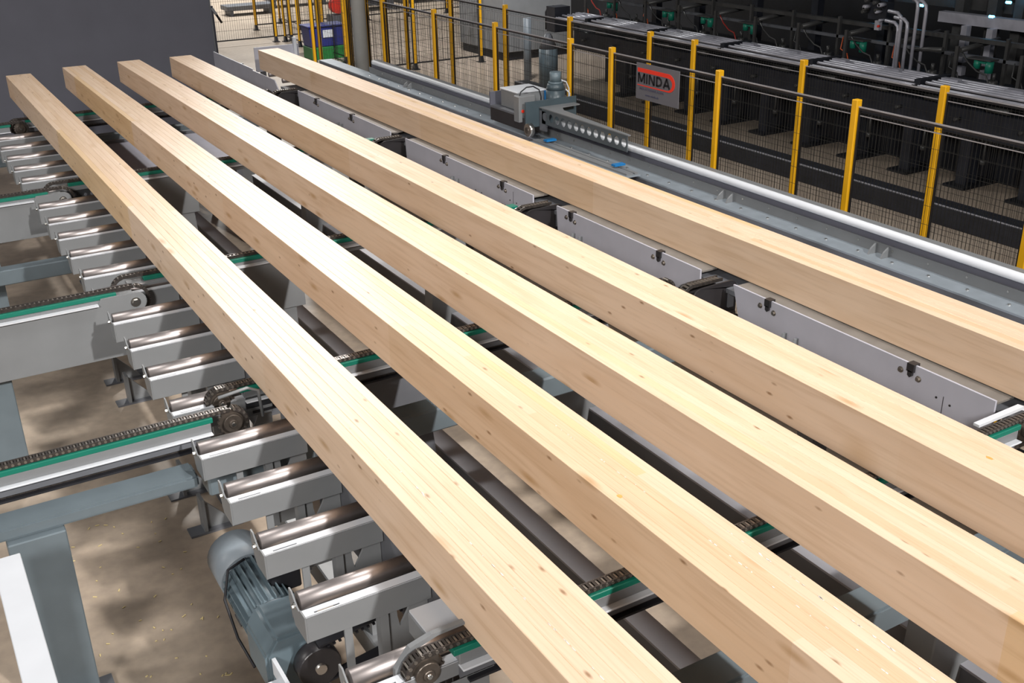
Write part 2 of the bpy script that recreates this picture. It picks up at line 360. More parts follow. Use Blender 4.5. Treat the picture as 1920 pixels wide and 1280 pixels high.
def open_conveyor(name, label, group, y, xl, xr, near, links, cross=None, legs=(), rend=None):
    """chain conveyor with open sprocket, green guide strip, channel profile, return chain and cross beam"""
    t = thing(name, label, 'chain conveyor', ((xl+xr)/2, y, 0), group)
    r = 0.078
    pos, ret, zc = chain_positions(xl, xr, ZB, r, 'L' in near, 'R' in near)
    gl = xl+(0.17 if 'L' in near else 0.0); gr = xr-(0.17 if 'R' in near else 0.0)
    if links:
        vis = [p for p in pos if -1.45 < p[0] < 3.1][:300]
        place_links(t, y, vis)
        joined_chain(t, y, ret, 'return_chain', pins=False)
    else:
        joined_chain(t, y, pos, 'chain'); joined_chain(t, y, ret, 'return_chain', pins=False)
    B(gl, gr, y-0.033, y+0.033, ZB-0.046, ZB-0.022).build('guide_strip', M_GREEN, t, bevel=0.002)
    # channel profile: box with projecting lower flange
    B(gl+0.02, gr-0.01, y-0.030, y+0.030, ZB-0.092, ZB-0.046).build('rail_profile', M_GREY, t, bevel=0.003)
    B(gl+0.02, gr-0.01, y-0.056, y+0.030, ZB-0.100, ZB-0.092).build('rail_flange', M_WHITE, t, bevel=0.002)  # off-white paints in the light on the grey profile's flange
    B(gl+0.02, gr-0.02, y-0.030, y+0.045, ZB-0.142, ZB-0.100).build('profile_foot', M_MID, t)
    B(gl+0.05, gr-0.05, y-0.040, y+0.045, zc-r-0.012, zc-r-0.002).build('return_guide', M_RUBBER, t)
    if 'L' in near: sprocket(t, xl+r, y, zc, r-0.012)
    if 'R' in near: sprocket(t, xr-r, y, zc, r-0.012)
    if cross:
        cx0, cx1, cy, cz0, cz1 = cross
        B(cx0, cx1, cy-0.075, cy+0.075, cz0, cz1).build('cross_beam', M_BLUE, t, bevel=0.010, seg=2)
    for (lx0, lx1, lw) in legs:
        zl = cross[3] if cross else 0.9
        yy = cross[2] if cross else y
        MB().prism([(lx0, zl), (lx1, zl), (lx1+lw, 0.02), (lx0-lw*0.2, 0.02)], 'y', yy-0.07, yy+0.07).build('leg', M_GREY, t, bevel=0.006)
        B(lx0-0.06, lx1+lw+0.05, yy-0.11, yy+0.11, 0.0, 0.02).build('foot_plate', M_MID, t)
    return t

def plate_conveyor(name, label, group, y, xl, xr, side, legs=(), zbot=0.74, platex=None):
    """chain conveyor whose end is a rounded grey plate with a bolt; the chain wraps round it"""
    t = thing(name, label, 'chain conveyor', ((xl+xr)/2, y, 0), group)
    r = 0.095
    pos, ret, zc = chain_positions(xl, xr, ZB, r, side == 'L', side == 'R')
    joined_chain(t, y+0.02, pos, 'chain')
    B(xl+(0.20 if side == 'L' else 0), xr-(0.20 if side == 'R' else 0), y-0.020, y+0.052, ZB-0.048, ZB-0.022).build('guide_strip', M_GREEN, t, bevel=0.002)
    px0, px1 = platex
    # plate polygon in xz: rounded end near the sprocket
    zt = ZB-0.058; pr = 0.062; cx = (xr-r) if side == 'R' else (xl+r)
    pts = []
    if side == 'R':
        pts = [(px0, zbot), (px0, zt-0.012), (cx-0.22, zt-0.012), (cx-0.20, zt+0.022)]
        for k in range(9):
            a = PI/2-k*(PI*0.75)/8; pts.append((cx+pr*math.cos(a), zc+pr*math.sin(a)))
        pts += [(cx-0.06, zc-0.19), (cx-0.07, zbot)]
    else:
        pts = [(px1, zbot), (px1, zt-0.012), (cx+0.26, zt-0.012), (cx+0.24, zt+0.006), (cx-0.02, zt-0.006), (cx-0.12, zt-0.02), (cx-0.15, zt+0.01), (cx-0.17, zt), (cx-0.16, zc-0.12), (cx-0.05, zbot)]
    MB().prism(pts, 'y', y-0.040, y-0.028).build('side_plate', M_GREY, t, bevel=0.002)
    if side == 'R': 
        mb = MB(); bolt_mb(mb, cx-0.005, y-0.04, zc, 'y', 0.020, 0.018); mb.build('axle_bolt', M_PIN, t)
        B(px0, cx-0.22, y-0.062, y-0.028, zt-0.016, zt-0.008).build('top_flange', M_WHITE, t)
    else:
        B(cx+0.26, xr, y-0.060, y-0.028, zt-0.018, zt-0.008).build('top_flange', M_WHITE, t)
        mb = MB()
        for k in range(3): bolt_mb(mb, cx+0.22+0.05*k, y-0.04, zc-0.03, 'y', 0.009, 0.008)
        mb.build('plate_bolts', M_MID, t)
    B(xl+0.1, xr-0.1, y-0.028, y+0.06, ZB-0.115, ZB-0.048).build('rail_profile', M_GREY, t)
    for (lx0, lx1, lw) in legs:
        MB().prism([(lx0, zbot+0.35), (lx1, zbot+0.35), (lx1+lw, 0.02), (lx0-lw*0.3, 0.02)], 'y', y-0.026, y+0.10).build('leg', M_GREY, t, bevel=0.005)
        B(lx0-0.06, lx1+lw+0.05, y-0.08, y+0.16, 0.0, 0.02).build('foot_plate', M_MID, t)
    return t

def drive_housing(t, x, y, s=1.0):
    """two black rounded plates with drive chain between, at the right end of a deck chain"""
    for k, yy in enumerate((y-0.02, y-0.13)):
        pts = []; w_, h_ = 0.34*s, 0.30*s
        x0 = x-0.34*s+0.05*k
        for j in range(7): a = PI*0.5+j*PI*0.5/6; pts.append((x0+0.075+0.075*math.cos(a), ZB-0.085+0.075*math.sin(a)))
        pts += [(x0, ZB-0.26), (x0+0.10, ZB-0.36), (x0+w_-0.03, ZB-0.36), (x0+w_, ZB-0.30), (x0+w_, ZB-0.05)]
        for j in range(5): a = j*PI*0.5/4; pts.append((x0+w_-0.05+0.05*math.cos(a), ZB-0.055+0.05*math.sin(a)))
        p = MB().prism(pts, 'y', yy-0.006, yy+0.006).build('housing_plate', M_BLACK, t, bevel=0.002)
        mb = MB(); bolt_mb(mb, x0+0.085, yy-0.006, ZB-0.13, 'y', 0.011, 0.01); bolt_mb(mb, x0+0.20, yy-0.006, ZB-0.18, 'y', 0.009, 0.01)
        mb.build('housing_bolts', M_MID, p)
    pos = []
    for j in range(9):
        a = PI*0.5+j*PI*0.75/8; pos.append((x-0.25*s+0.085*math.cos(a), ZB-0.085+0.085*math.sin(a), a-PI/2))
    for j in range(8): pos.append((x-0.25*s+PITCH*(j+1), ZB, 0))
    joined_chain(t, y-0.075, pos, 'drive_chain', width=0.05)
    MB().cyl((x-0.16, y-0.16, ZB-0.20), (x+0.02, y-0.16, ZB-0.20), 0.014, 12).build('tie_rod', M_CPIN, t)
    MB().cyl((x-0.16, y-0.16, ZB-0.235), (x+0.02, y-0.16, ZB-0.235), 0.008, 12).build('tie_rod', M_CPIN, t)
    B(x-0.02, x+0.02, y-0.15, y-0.10, ZB-0.17, ZB-0.08).build('spacer_block', M_MID, t)

GD = 'deck chain conveyors under the beams'
c1 = open_conveyor('deck_chain_conveyor', 'deck chain conveyor nearest the camera, with large open sprocket at bottom edge', GD, -11.07, -0.245, 2.93, 'LR', True,
                   cross=(-0.05, 2.85, -11.42, 0.80, 0.92), legs=((0.95, 1.15, 0.15), (1.85, 2.05, 0.20)))
MB().prism([(-0.26, 1.02), (-0.255, 1.10), (-0.20, 1.165), (-0.12, 1.185), (0.0, 1.185), (0.0, 1.175), (-0.10, 1.172), (-0.18, 1.15), (-0.235, 1.09), (-0.24, 1.02)], 'y', -11.04, -11.02).build('chain_guard', M_GREY, c1)
MB().prism([(2.55, 1.172), (2.85, 1.18), (2.96, 1.13), (2.99, 1.02), (2.975, 1.02), (2.945, 1.12), (2.84, 1.165), (2.55, 1.16)], 'y', -11.04, -11.01).build('chain_guard', M_WHITE, c1)
c2 = open_conveyor('deck_chain_conveyor', 'deck chain conveyor with open sprocket just behind the left infeed sprocket', GD, -8.83, -0.245, 2.62, 'LR', True,
                   cross=None, legs=())
drive_housing(c2, 2.86, -8.93)
MB().prism([(0.52, 1.0), (0.95, 1.0), (1.05, 0.02), (0.50, 0.02)], 'y', -8.76, -8.70).build('leg', M_MID, c2)
MB().prism([(1.75, 0.98), (2.15, 0.98), (2.40, 0.02), (1.70, 0.02)], 'y', -8.80, -8.72).build('leg', M_GREY, c2)
c3 = plate_conveyor('deck_chain_conveyor', 'middle deck chain conveyor with a notched grey end plate below the beam', GD, -6.97, -0.30, 2.62, 'L', legs=((0.50, 0.86, 0.0), (1.9, 2.15, 0.15)), platex=(-0.4, 0.92))
drive_housing(c3, 2.86, -7.03)
c4 = plate_conveyor('deck_chain_conveyor', 'fourth deck chain conveyor from the camera, grey plate behind the infeed wheel', GD, -4.38, -0.30, 2.62, 'L', legs=((0.50, 0.86, 0.05), (1.9, 2.15, 0.15)), platex=(-0.4, 0.92))
drive_housing(c4, 2.86, -4.45)
c5 = open_conveyor('deck_chain_conveyor', 'furthest deck chain conveyor, near the far beam ends', GD, -1.52, -0.20, 2.62, 'LR', False,
                   cross=(-0.3, 2.8, -1.75, 0.82, 0.94), legs=((0.6, 0.85, 0.05), (1.9, 2.15, 0.1)))
drive_housing(c5, 2.88, -1.62)
B(2.86, 2.90, -1.74, -1.60, ZB-0.24, ZB-0.03).build('green_cover', M_BING, c5, bevel=0.01)

GL = 'left infeed chain conveyors'
l1 = open_conveyor('infeed_chain_conveyor', 'left infeed chain conveyor with open sprocket and blue-grey beam', GL, -9.06, -3.2, -0.105, 'R', True,
                   cross=(-3.2, -0.41, -9.185, 0.905, 0.965), legs=())
B(-0.36, 2.75, -9.20, -9.06, 0.80, 0.93).build('cross_beam', M_BLUE, c2, bevel=0.01)
B(-1.225, -0.993, -9.30, -9.11, 0.02, 0.905).build('column', M_BLUE, l1, bevel=0.005)
B(-1.28, -0.93, -9.48, -9.18, 0.0, 0.02).build('foot_plate', M_MID, l1)
mb = MB(); mb.tube([(-0.22, -9.02, 1.20), (-0.08, -9.02, 1.215), (-0.03, -9.02, 1.19), (-0.02, -9.02, 1.05)], 0.008); mb.build('sensor_bracket', M_GREY, l1)
l2 = plate_conveyor('infeed_chain_conveyor', 'left infeed chain conveyor with rounded grey end plate and bolt, near roller trays', GL, -7.16, -3.2, -0.105, 'R', platex=(-3.2, -0.3))
B(-1.14, -0.965, -7.13, -6.95, 0.02, 1.0).build('column', M_BLUE, l2, bevel=0.005); B(-1.2, -0.9, -7.2, -6.9, 0, 0.02).build('foot_plate', M_MID, l2)
l3 = plate_conveyor('infeed_chain_conveyor', 'left infeed chain conveyor with rounded end plate, at left edge of the photo behind', GL, -4.56, -3.2, -0.085, 'R', platex=(-3.2, -0.25), zbot=0.80)
B(-0.9, -0.73, -4.5, -4.35, 0.02, 1.0).build('column', M_BLUE, l3); B(-3.2, 0.0, -4.9, -4.78, 0.55, 0.67).build('cross_beam', M_BLUE, l3, bevel=0.008)
l4 = open_conveyor('infeed_chain_conveyor', 'furthest left infeed chain conveyor, dark sprocket by the far end', GL, -1.66, -3.2, -0.02, 'R', False, cross=(-3.2, -0.1, -1.95, 0.80, 0.92))
B(-0.9, -0.73, -2.0, -1.9, 0.0, 0.80).build('column', M_BLUE, l4)

# arm reaching towards the camera; off-white top has the overhead light painted in
t = thing('support_arm', 'square steel beam with brightened top at the lower left corner', 'steel beam', (-1.24, -10.8, 0.0))
B(-1.292, -1.190, -13.3, -9.56, 0.955, 1.02).build('top_plate', M_WHITE, t, bevel=0.003)
B(-1.275, -1.205, -13.3, -9.56, 0.88, 0.955).build('web', M_BLUE, t)
B(-1.29, -1.19, -9.56, -9.48, 0.0, 0.955).build('post', M_BLUE, t)

# ------------------------------------------------------------------ roller units under the left beam
t = thing('roller_conveyor', 'long grey frame plate carrying the roller trays under the leftmost beam', 'conveyor frame', (0.10, -6.0, 0))
for (a, b_) in ((-12.6, -11.22), (-10.92, -9.42), (-9.18, -8.95), (-8.68, -7.08), (-6.82, -4.50), (-4.22, -1.95), (-1.36, -0.4)):
    B(0.085, 0.097, a, b_, 0.70, 1.135).build('frame_plate', M_MID, t)
B(0.03, 0.15, -12.6, -0.4, 0.30, 0.42).build('long_beam', M_GREY, t, bevel=0.006)
for yy in (-12.2, -10.0, -7.9, -5.8, -3.6, -1.0):
    B(0.05, 0.13, yy-0.05, yy+0.05, 0.42, 0.72).build('post', M_GREY, t); B(0.05, 0.13, yy-0.05, yy+0.05, 0.015, 0.30).build('foot_post', M_GREY, t)
    B(-0.05, 0.2, yy-0.08, yy+0.08, 0.0, 0.015).build('foot_plate', M_MID, t)
def make_roller_unit(lab, y):
    X0, X1 = -0.40, 0.078; zt = 1.085
    t = thing('roller_unit', lab, 'conveyor roller', (-0.16, y, 0.98), 'roller trays under the leftmost beam')
    # front wall with folded top flange and slot
    B(X0, X1, y, y+0.006, zt-0.108, zt).build('front_wall', M_GREY, t, bevel=0.001)
    f = MB(); f.box(X0, X1, y, y+0.012, zt-0.004, zt).box(X0, X1, y+0.022, y+0.045, zt-0.004, zt).box(X0, X0+0.035, y+0.012, y+0.022, zt-0.004, zt).box(X0+0.13, X1, y+0.012, y+0.022, zt-0.004, zt)
    f.build('flange', M_WHITE, t)  # same folded sheet as the wall, coloured off-white as if brightly lit
    MB().prism([(y, zt-0.108), (y, zt), (y+0.05, zt), (y+0.06, zt-0.012), (y+0.085, zt-0.005), (y+0.13, zt+0.032), (y+0.155, zt+0.032), (y+0.16, zt-0.02), (y+0.12, zt-0.108)], 'x', X0-0.006, X0).build('end_plate', M_GREY, t)
    mb = MB(); bolt_mb(mb, X0-0.006, y+0.10, zt-0.012, 'x', 0.009, 0.012); mb.build('end_bolt', M_PIN, t)
    MB().cyl((X0+0.012, y+0.113, zt-0.006), (X1-0.01, y+0.113, zt-0.006), 0.035, 24).build('roller', M_ROLL, t)
    B(X0, X1, y+0.160, y+0.166, zt-0.108, zt-0.03).build('back_wall', M_MID, t)
    # saddle bracket below: notched plate facing the camera
    pts = [(-0.115, zt-0.02), (-0.08, zt-0.02)]
    for k in range(7): a = PI*0.5*k/6; pts.append((-0.075+0.035*math.sin(a)*0.9, zt-0.05-0.12*(1-math.cos(a))))
    pts += [(-0.035, zt-0.22), (0.0, zt-0.16), (0.05, zt-0.03), (0.082, zt-0.02), (0.082, 0.62), (-0.115+0.03, 0.62)]
    MB().prism(pts, 'y', y+0.046, y+0.056).build('saddle_bracket', M_GREY, t)
    B(-0.118, -0.085, y+0.03, y+0.075, 0.62, zt-0.108).build('bracket_rib', M_GREY, t)
    B(-0.25, -0.22, y+0.05, y+0.06, 0.75, zt-0.108).build('stay', M_GREY, t)
    return t
def dup(root, loc, label):
    r = root.copy(); COL.objects.link(r); r.location = loc; r['label'] = label
    for ch in list(root.children):
        c = ch.copy(); COL.objects.link(c); c.parent = r
        for g in ch.children:
            d = g.copy(); COL.objects.link(d); d.parent = c
    return r
ry = [-11.09, -10.62, -10.19, -9.76, -9.345, -8.86, -8.41, -7.985, -7.55, -7.09, -6.67, -6.21, -5.75, -5.32, -4.88, -4.42, -3.97, -3.52, -3.07, -2.62, -2.17]
rl = ['roller in grey tray at the bottom edge, beside the big sprocket', 'roller in grey tray directly above the geared motor pulley',
      'roller in grey tray over the motor body', 'roller in grey tray nearest below the blue-grey infeed beam', 'roller tray partly under the blue-grey infeed beam',
      'short visible roller tray behind the open infeed sprocket', 'roller tray just behind the near deck sprocket', 'second roller tray behind the near deck sprocket',
      'roller tray just in front of the infeed conveyor with rounded end plate', 'roller tray hidden behind the notched grey end plate',
      'first roller tray behind the middle deck chain', 'second roller tray behind the middle deck chain', 'third roller tray behind the middle deck chain', 'fourth roller tray behind the middle deck chain',
      'roller tray just in front of the farther round-ended infeed conveyor', 'roller tray just behind the farther round-ended infeed conveyor', 'second roller tray behind the farther round-ended infeed conveyor',
      'third roller tray behind the farther round-ended infeed conveyor', 'fourth roller tray behind the farther round-ended infeed conveyor', 'fifth roller tray behind the farther round-ended infeed conveyor', 'furthest roller tray, near the dark far sprocket']
ru = make_roller_unit(rl[0], ry[0])
for y, lb in list(zip(ry, rl))[1:]:
    dup(ru, (-0.16, y, 0.98), lb)
# floor anchors below the trays
for k, yy in enumerate((-9.85, -9.1, -8.2, -7.75, -6.3, -5.9, -5.0)):
    t = thing('frame_anchor', ['steel floor bracket nearest the geared motor fan cover', 'steel floor bracket in the shadow of the blue-grey infeed beam', 'steel floor bracket just behind the open infeed sprocket', 'steel floor bracket with rib left of the trays in front of the round-ended infeed conveyor', 'steel floor bracket behind the round-ended infeed conveyor', 'second steel floor bracket behind the round-ended infeed conveyor', 'furthest steel floor bracket, in front of the far round-ended infeed conveyor'][k], 'bracket', (-0.16, yy, 0), 'steel floor brackets under the roller trays')
    B(-0.30, 0.0, yy-0.05, yy+0.05, 0.0, 0.012).build('base_plate', M_MID, t)
    B(-0.22, -0.20, yy-0.045, yy+0.045, 0.012, 0.22).build('upright', M_GREY, t)
    MB().prism([(-0.20, 0.012), (-0.20, 0.2), (-0.04, 0.012)], 'y', yy-0.006, yy+0.006).build('rib', M_GREY, t)

# ------------------------------------------------------------------ geared motor
t = thing('geared_motor', 'blue-grey geared motor with black belt pulley under the roller trays', 'motor', (-0.33, -9.9, 0.40))
mx_, mz_ = -0.335, 0.60
MB().cyl((mx_, -9.62, mz_), (mx_, -9.40, mz_), 0.125, 28).cyl((mx_, -9.40, mz_), (mx_, -9.375, mz_), 0.125, 28, r2=0.09).build('fan_cover', M_MOTORL, t)
body = MB().cyl((mx_, -9.98, mz_), (mx_, -9.62, mz_), 0.105, 28).build('motor_body', M_MOTOR, t)
mb = MB()
for k in range(22):
    a = 2*PI*k/22; c_, s_ = math.cos(a), math.sin(a)
    mb.bar((mx_+0.113*c_, -9.96, mz_+0.113*s_), (mx_+0.113*c_, -9.63, mz_+0.113*s_), 0.006 if abs(c_) < .7 else 0.02, 0.02 if abs(c_) < .7 else 0.006)
mb.build('cooling_fins', M_MOTOR, body)
B(mx_+0.02, mx_+0.16, -9.86, -9.68, mz_+0.05, mz_+0.15).build('terminal_box', M_RUBBER, t, bevel=0.006)
MB().cyl((mx_, -9.985, mz_), (mx_, -9.975, mz_), 0.12, 28).build('flange', M_MOTORL, t)
MB().prism([(mx_-0.13, 0.50), (mx_-0.13, 0.66), (mx_-0.08, 0.73), (mx_+0.10, 0.73), (mx_+0.15, 0.66), (mx_+0.15, 0.46), (mx_+0.06, 0.40), (mx_-0.10, 0.42)], 'y', -10.24, -9.985).build('gearbox', M_MOTOR, t, bevel=0.012, seg=2)
p = MB().cyl((mx_+0.055, -10.33, 0.60), (mx_+0.055, -10.26, 0.60), 0.088, 30).build('pulley', M_BLACK, t, bevel=0.003)
MB().cyl((mx_+0.055, -10.345, 0.60), (mx_+0.055, -10.25, 0.60), 0.022, 14).build('pulley_hub', M_PIN, p)
mb = MB(); mb.bar((mx_+0.06, -10.30, 0.692), (0.55, -10.30, 0.80), 0.05, 0.008); mb.bar((mx_+0.06, -10.30, 0.51), (0.55, -10.30, 0.63), 0.05, 0.008)
for k in range(34):
    f = k/34; mb.box(mx_+0.07+f*0.82, mx_+0.08+f*0.82, -10.325, -10.275, 0.683+f*0.108-0.008, 0.683+f*0.108)
mb.build('drive_belt', M_RUBBER, t)
mb = MB(); mb.tube([(mx_-0.02, -9.66, mz_+0.135), (mx_-0.10, -9.68, mz_+0.12), (mx_-0.145, -9.74, mz_+0.02), (mx_-0.14, -9.86, mz_-0.10), (mx_-0.12, -10.0, mz_-0.16)], 0.006); mb.build('cable', M_RUBBER, t)
t = thing('motor_mount', 'pale steel mounting bracket with slots beside the geared motor', 'bracket', (-0.50, -10.4, 0.0))
B(-0.56, -0.44, -10.60, -10.30, 0.585, 0.60).build('slotted_plate', M_WHITE, t, bevel=0.002)
B(-0.445, -0.43, -10.6, -10.25, 0.585, 0.66).build('upright_plate', M_WHITE, t)
B(-0.54, -0.46, -10.5, -10.4, 0.0, 0.585).build('post', M_GREY, t)
MB().cyl((-0.51, -10.42, 0.60), (-0.51, -10.42, 0.625), 0.014, 6).cyl((-0.47, -10.50, 0.60), (-0.47, -10.50, 0.63), 0.02, 14).build('clamp_bolts', M_MID, t)
t = thing('junction_box', 'pale grey box on the frame behind the big sprocket', 'box', (-0.02, -10.83, 0.98))
B(-0.09, 0.06, -10.93, -10.78, 1.0, 1.09).build('box_body', M_GREY, t, bevel=0.005)
B(-0.085, 0.055, -10.925, -10.785, 1.09, 1.098).build('lid', M_WHITE, t)

# ------------------------------------------------------------------ long floor channels between the stations
def u_channel(lab, x0, x1, ya, yb, z0, z1):
    t = thing('floor_channel', lab, 'steel channel', ((x0+x1)/2, (ya+yb)/2, 0), 'long steel channels running below the beams')
    B(x0, x1, ya, yb, z1-0.012, z1).build('top_flange', M_FLG, t); B(x0+0.01, x0+0.022, ya, yb, z0, z1-0.012).build('web', M_MID, t)
    B(x0, x1, ya, yb, z0-0.012, z0).build('bottom_flange', M_MID, t)
    k = ya+0.3
    while k < yb: B(x0, x1, k-0.05, k+0.05, 0.0, z0-0.012).build('foot', M_MID, t); k += 2.2
u_channel('long grey channel seen between the first and second beams', 1.04, 1.15, -13.4, -2.3, 0.30, 0.42)
u_channel('long grey channel seen between the second and third beams', 2.03, 2.15, -13.4, -2.3, 0.30, 0.42)
t = thing('deck_plate', 'dark grey flat steel plate low between the beams near their far end', 'steel plate', (1.2, -1.9, 0))
B(0.28, 1.72, -3.35, -2.05, 0.86, 0.90).build('plate', M_DPL, t); B(0.28, 1.72, -2.05, -2.0, 0.86, 0.93).build('edge_strip', M_MID, t)
for xx in (0.35, 1.6):
    for yy in (-3.25, -2.15): B(xx, xx+0.06, yy-0.03, yy+0.03, 0, 0.86).build('leg', M_MID, t)

# ------------------------------------------------------------------ right side panels with roller track
t = thing('side_frame', 'light grey side panel wall with bolted clamps below the right beam', 'conveyor frame', (2.88, -6, 0))
XP = 2.804
segs = [(-13.2, -11.16, 0.0), (-10.93, -9.15, 0.10), (-8.85, -7.23, 0.03), (-6.90, -4.66, 0.03), (-4.33, -1.84, 0.03)]
for a, b_, sl in segs:
    MB().prism([(a, 0.50), (a, 1.172), (b_, 1.172), (b_-sl*2.2, 0.50)], 'x', XP, XP+0.012).build('side_panel', M_PANEL, t)
    B(XP+0.016, XP+0.135, a, b_, 1.150, 1.160).build('track_lip', M_LIP, t)
MB().prism([(-1.38, 0.90), (-1.05, 1.172), (-0.23, 1.172), (-0.23, 1.19), (1.45, 1.19), (1.45, 0.80), (-1.38, 0.80)], 'x', XP, XP+0.012).build('side_panel', M_PANEL, t)
B(XP+0.022, XP+0.40, -13.2, -1.2, 1.09, 1.118).build('roller_bed', M_MID, t)
# rollers carrying the right beam
k = -12.93
while k < -0.3:
    if min(abs(k-s) for s in (-11.07, -8.83, -6.97, -4.38, -1.52)) > 0.2:
        MB().cyl((XP+0.14, k, 1.132), (XP+0.40, k, 1.132), 0.031, 14).build('track_roller', M_ROLL, t)
    k += 0.5
for yy in (-12.45, -11.45, -10.45, -9.44, -8.44, -7.42, -6.44, -5.44, -4.42, -3.39, -2.41):
    p = MB().box(XP-0.014, XP+0.03, yy-0.03, yy+0.012, 1.135, 1.178).prism([(yy-0.022, 1.14), (yy-0.022, 1.115), (yy-0.010, 1.105), (yy+0.004, 1.115), (yy+0.004, 1.14)], 'x', XP-0.014, XP).build('clamp', M_BLACK, t)
    for yb_, zb_ in ((yy+0.055, 1.12), (yy-0.055, 1.11)): bolt_mb(MB(), XP, yb_, zb_, 'x', 0.011, 0.012).build('clamp_bolt', M_CPIN, p)
for yy in (-11.9, -9.65, -7.52, -5.66, -3.1):
    for dy in (-0.045, 0.045):
        MB().prism([(XP-0.075, 0.70), (XP, 0.70), (XP, 1.03), (XP-0.028, 1.032), (XP-0.06, 0.97)], 'y', yy+dy-0.006, yy+dy+0.006).build('gusset', M_GREY, t)
for yy in (-12.0, -9.8, -7.6, -5.6, -3.2, -0.6):
    B(XP+0.02, XP+0.14, yy-0.06, yy+0.06, 0.0, 1.09).build('leg', M_MID, t)
mb = MB()
for (yy, zz) in ((-10.62, 1.06), (-10.70, 1.05), (-10.62, 0.95), (-6.56, 1.05), (-6.66, 1.05), (-6.1, 1.0), (-6.0, 1.0)): mb.cyl((XP-0.003, yy, zz), (XP, yy, zz), 0.006, 8)
mb.build('panel_holes', M_BLACK, t)
mb = MB(); mb.box(XP-0.0015, XP, -10.661, -10.658, 0.90, 1.08).box(XP-0.0015, XP, -6.611, -6.608, 0.92, 1.13); mb.build('panel_seam', M_BLACK, t)
# stop wall at the far end
t = thing('end_stop', 'grey upright end plate behind the right beam far end', 'steel plate', (3.2, 0.3, 0))
B(3.02, 3.62, 0.30, 0.315, 1.05, 1.36).build('plate', M_PANEL, t); B(3.1, 3.16, 0.33, 0.4, 0, 1.1).build('post', M_MID, t)
B(2.9, 3.1, 1.1, 1.16, 1.0, 1.05).build('bar', M_GREY, t)

# ------------------------------------------------------------------ guide rail of the pusher
t = thing('guide_rail', 'long guide rail with white rounded top beside the right beam', 'rail', (3.8, -6, 0))
MB().cyl((3.862, -13.2, 1.342), (3.862, -1.58, 1.342), 0.027, 18).build('round_bar', M_WHITE, t)
B(3.868, 3.955, -13.2, -1.5, 1.345, 1.357).build('top_plate', M_GREY, t)
B(3.866, 3.876, -13.2, -1.5, 1.262, 1.345).build('dark_web', M_WALL, t)
B(3.856, 3.866, -13.2, -1.45, 1.205, 1.272).build('side_strip', M_GREY, t)
B(3.700, 3.870, -13.2, -0.2, 1.193, 1.205).build('flange', M_GALV, t)
B(3.575, 3.86, -3.5, -0.2, 1.150, 1.160).build('lower_flange', M_MID, t)
B(3.705, 3.715, -13.2, -0.2, 1.10, 1.193).build('web', M_MID, t)
B(3.30, 3.70, -13.2, 0.25, 1.085, 1.10).build('base_flange', M_PANEL, t)
B(3.715, 3.86, -13.2, -0.2, 1.02, 1.06).build('box_web', M_MID, t)
B(3.54, 3.58, 0.25, 0.3, 1.05, 1.45).build('end_stop_post', M_WHITE, t)
mb = MB()
k = -12.9
while k < -1.7: mb.cyl((3.853, k, 1.245), (3.856, k, 1.245), 0.007, 8); mb.cyl((3.78, k+0.2, 1.205), (3.78, k+0.2, 1.211), 0.010, 6); k += 0.27
mb.build('rail_bolts', M_PIN, t)
for yy in (-11.2, -9.32, -7.90, -5.0, -2.6):
    for dy in (-0.05, 0.05):
        MB().prism([(3.78, 1.205), (3.856, 1.205), (3.856, 1.262), (3.84, 1.268), (3.80, 1.24)], 'y', yy+dy-0.006, yy+dy+0.006).build('gusset', M_GREY, t)
for yy in (-10.0, -8.83, -7.09, -4.33, -1.46):
    p = MB().box(3.56, 3.74, yy-0.035, yy+0.035, 1.10, 1.115).box(3.58, 3.62, yy-0.14, yy-0.035, 1.10, 1.16).box(3.45, 3.60, yy-0.03, yy+0.09, 1.10, 1.14).build('clamp', M_BLACK, t)
    MB().cyl((3.50, yy-0.10, 1.13), (3.60, yy-0.10, 1.13), 0.022, 12).build('clamp_pin', M_PIN, p)
    B(3.42, 3.50, yy+0.03, yy+0.06, 1.10, 1.13).build('green_tab', M_TEAL, p)
for yy in (-12.5, -10.2, -8.0, -5.6, -3.4, -1.2):
    B(3.74, 3.84, yy-0.05, yy+0.05, 0.0, 1.09).build('leg', M_MID, t)

# ------------------------------------------------------------------ pusher carriage
t = thing('pusher_carriage', 'dark wheeled carriage with grey boxes and blue-grey motor riding the guide rail', 'machine', (3.85, -5.4, 1.35))
B(3.56, 4.07, -5.52, -4.93, 1.415, 1.432).build('deck', M_MID, t)
B(3.56, 4.09, -5.56, -5.54, 1.33, 1.555).build('front_plate', M_DMOT, t, bevel=0.002)
B(3.56, 3.72, -4.93, -4.915, 1.39, 1.55).build('rear_plate', M_WALL, t)
B(3.56, 3.58, -5.54, -4.93, 1.30, 1.415).build('side_skirt', M_BLACK, t)
B(4.05, 4.07, -5.54, -4.93, 1.24, 1.415).build('side_skirt', M_BLACK, t)
for yy in (-5.05, -5.35): MB().cyl((3.60, yy, 1.33), (3.66, yy, 1.33), 0.045, 20).build('track_wheel', M_RUBBER, t)
wv = MB().cyl((3.53, -5.63, 1.33), (3.575, -5.63, 1.33), 0.060, 28).build('front_wheel', M_PIN, t, bevel=0.004)
MB().cyl((3.522, -5.63, 1.33), (3.58, -5.63, 1.33), 0.028, 14).build('wheel_hub', M_SPR, wv)
bx = B(3.62, 3.92, -5.32, -5.02, 1.432, 1.585).build('control_box', M_GREY, t, bevel=0.008)
B(3.615, 3.925, -5.325, -5.015, 1.585, 1.600).build('box_lid', M_WHITE, bx, bevel=0.004)
b2 = B(3.53, 3.70, -5.50, -5.40, 1.37, 1.60).build('switch_box', M_GREY, t, bevel=0.008)
MB().cyl((3.565, -5.505, 1.47), (3.565, -5.497, 1.47), 0.014, 14).build('red_button', M_SRED, b2)
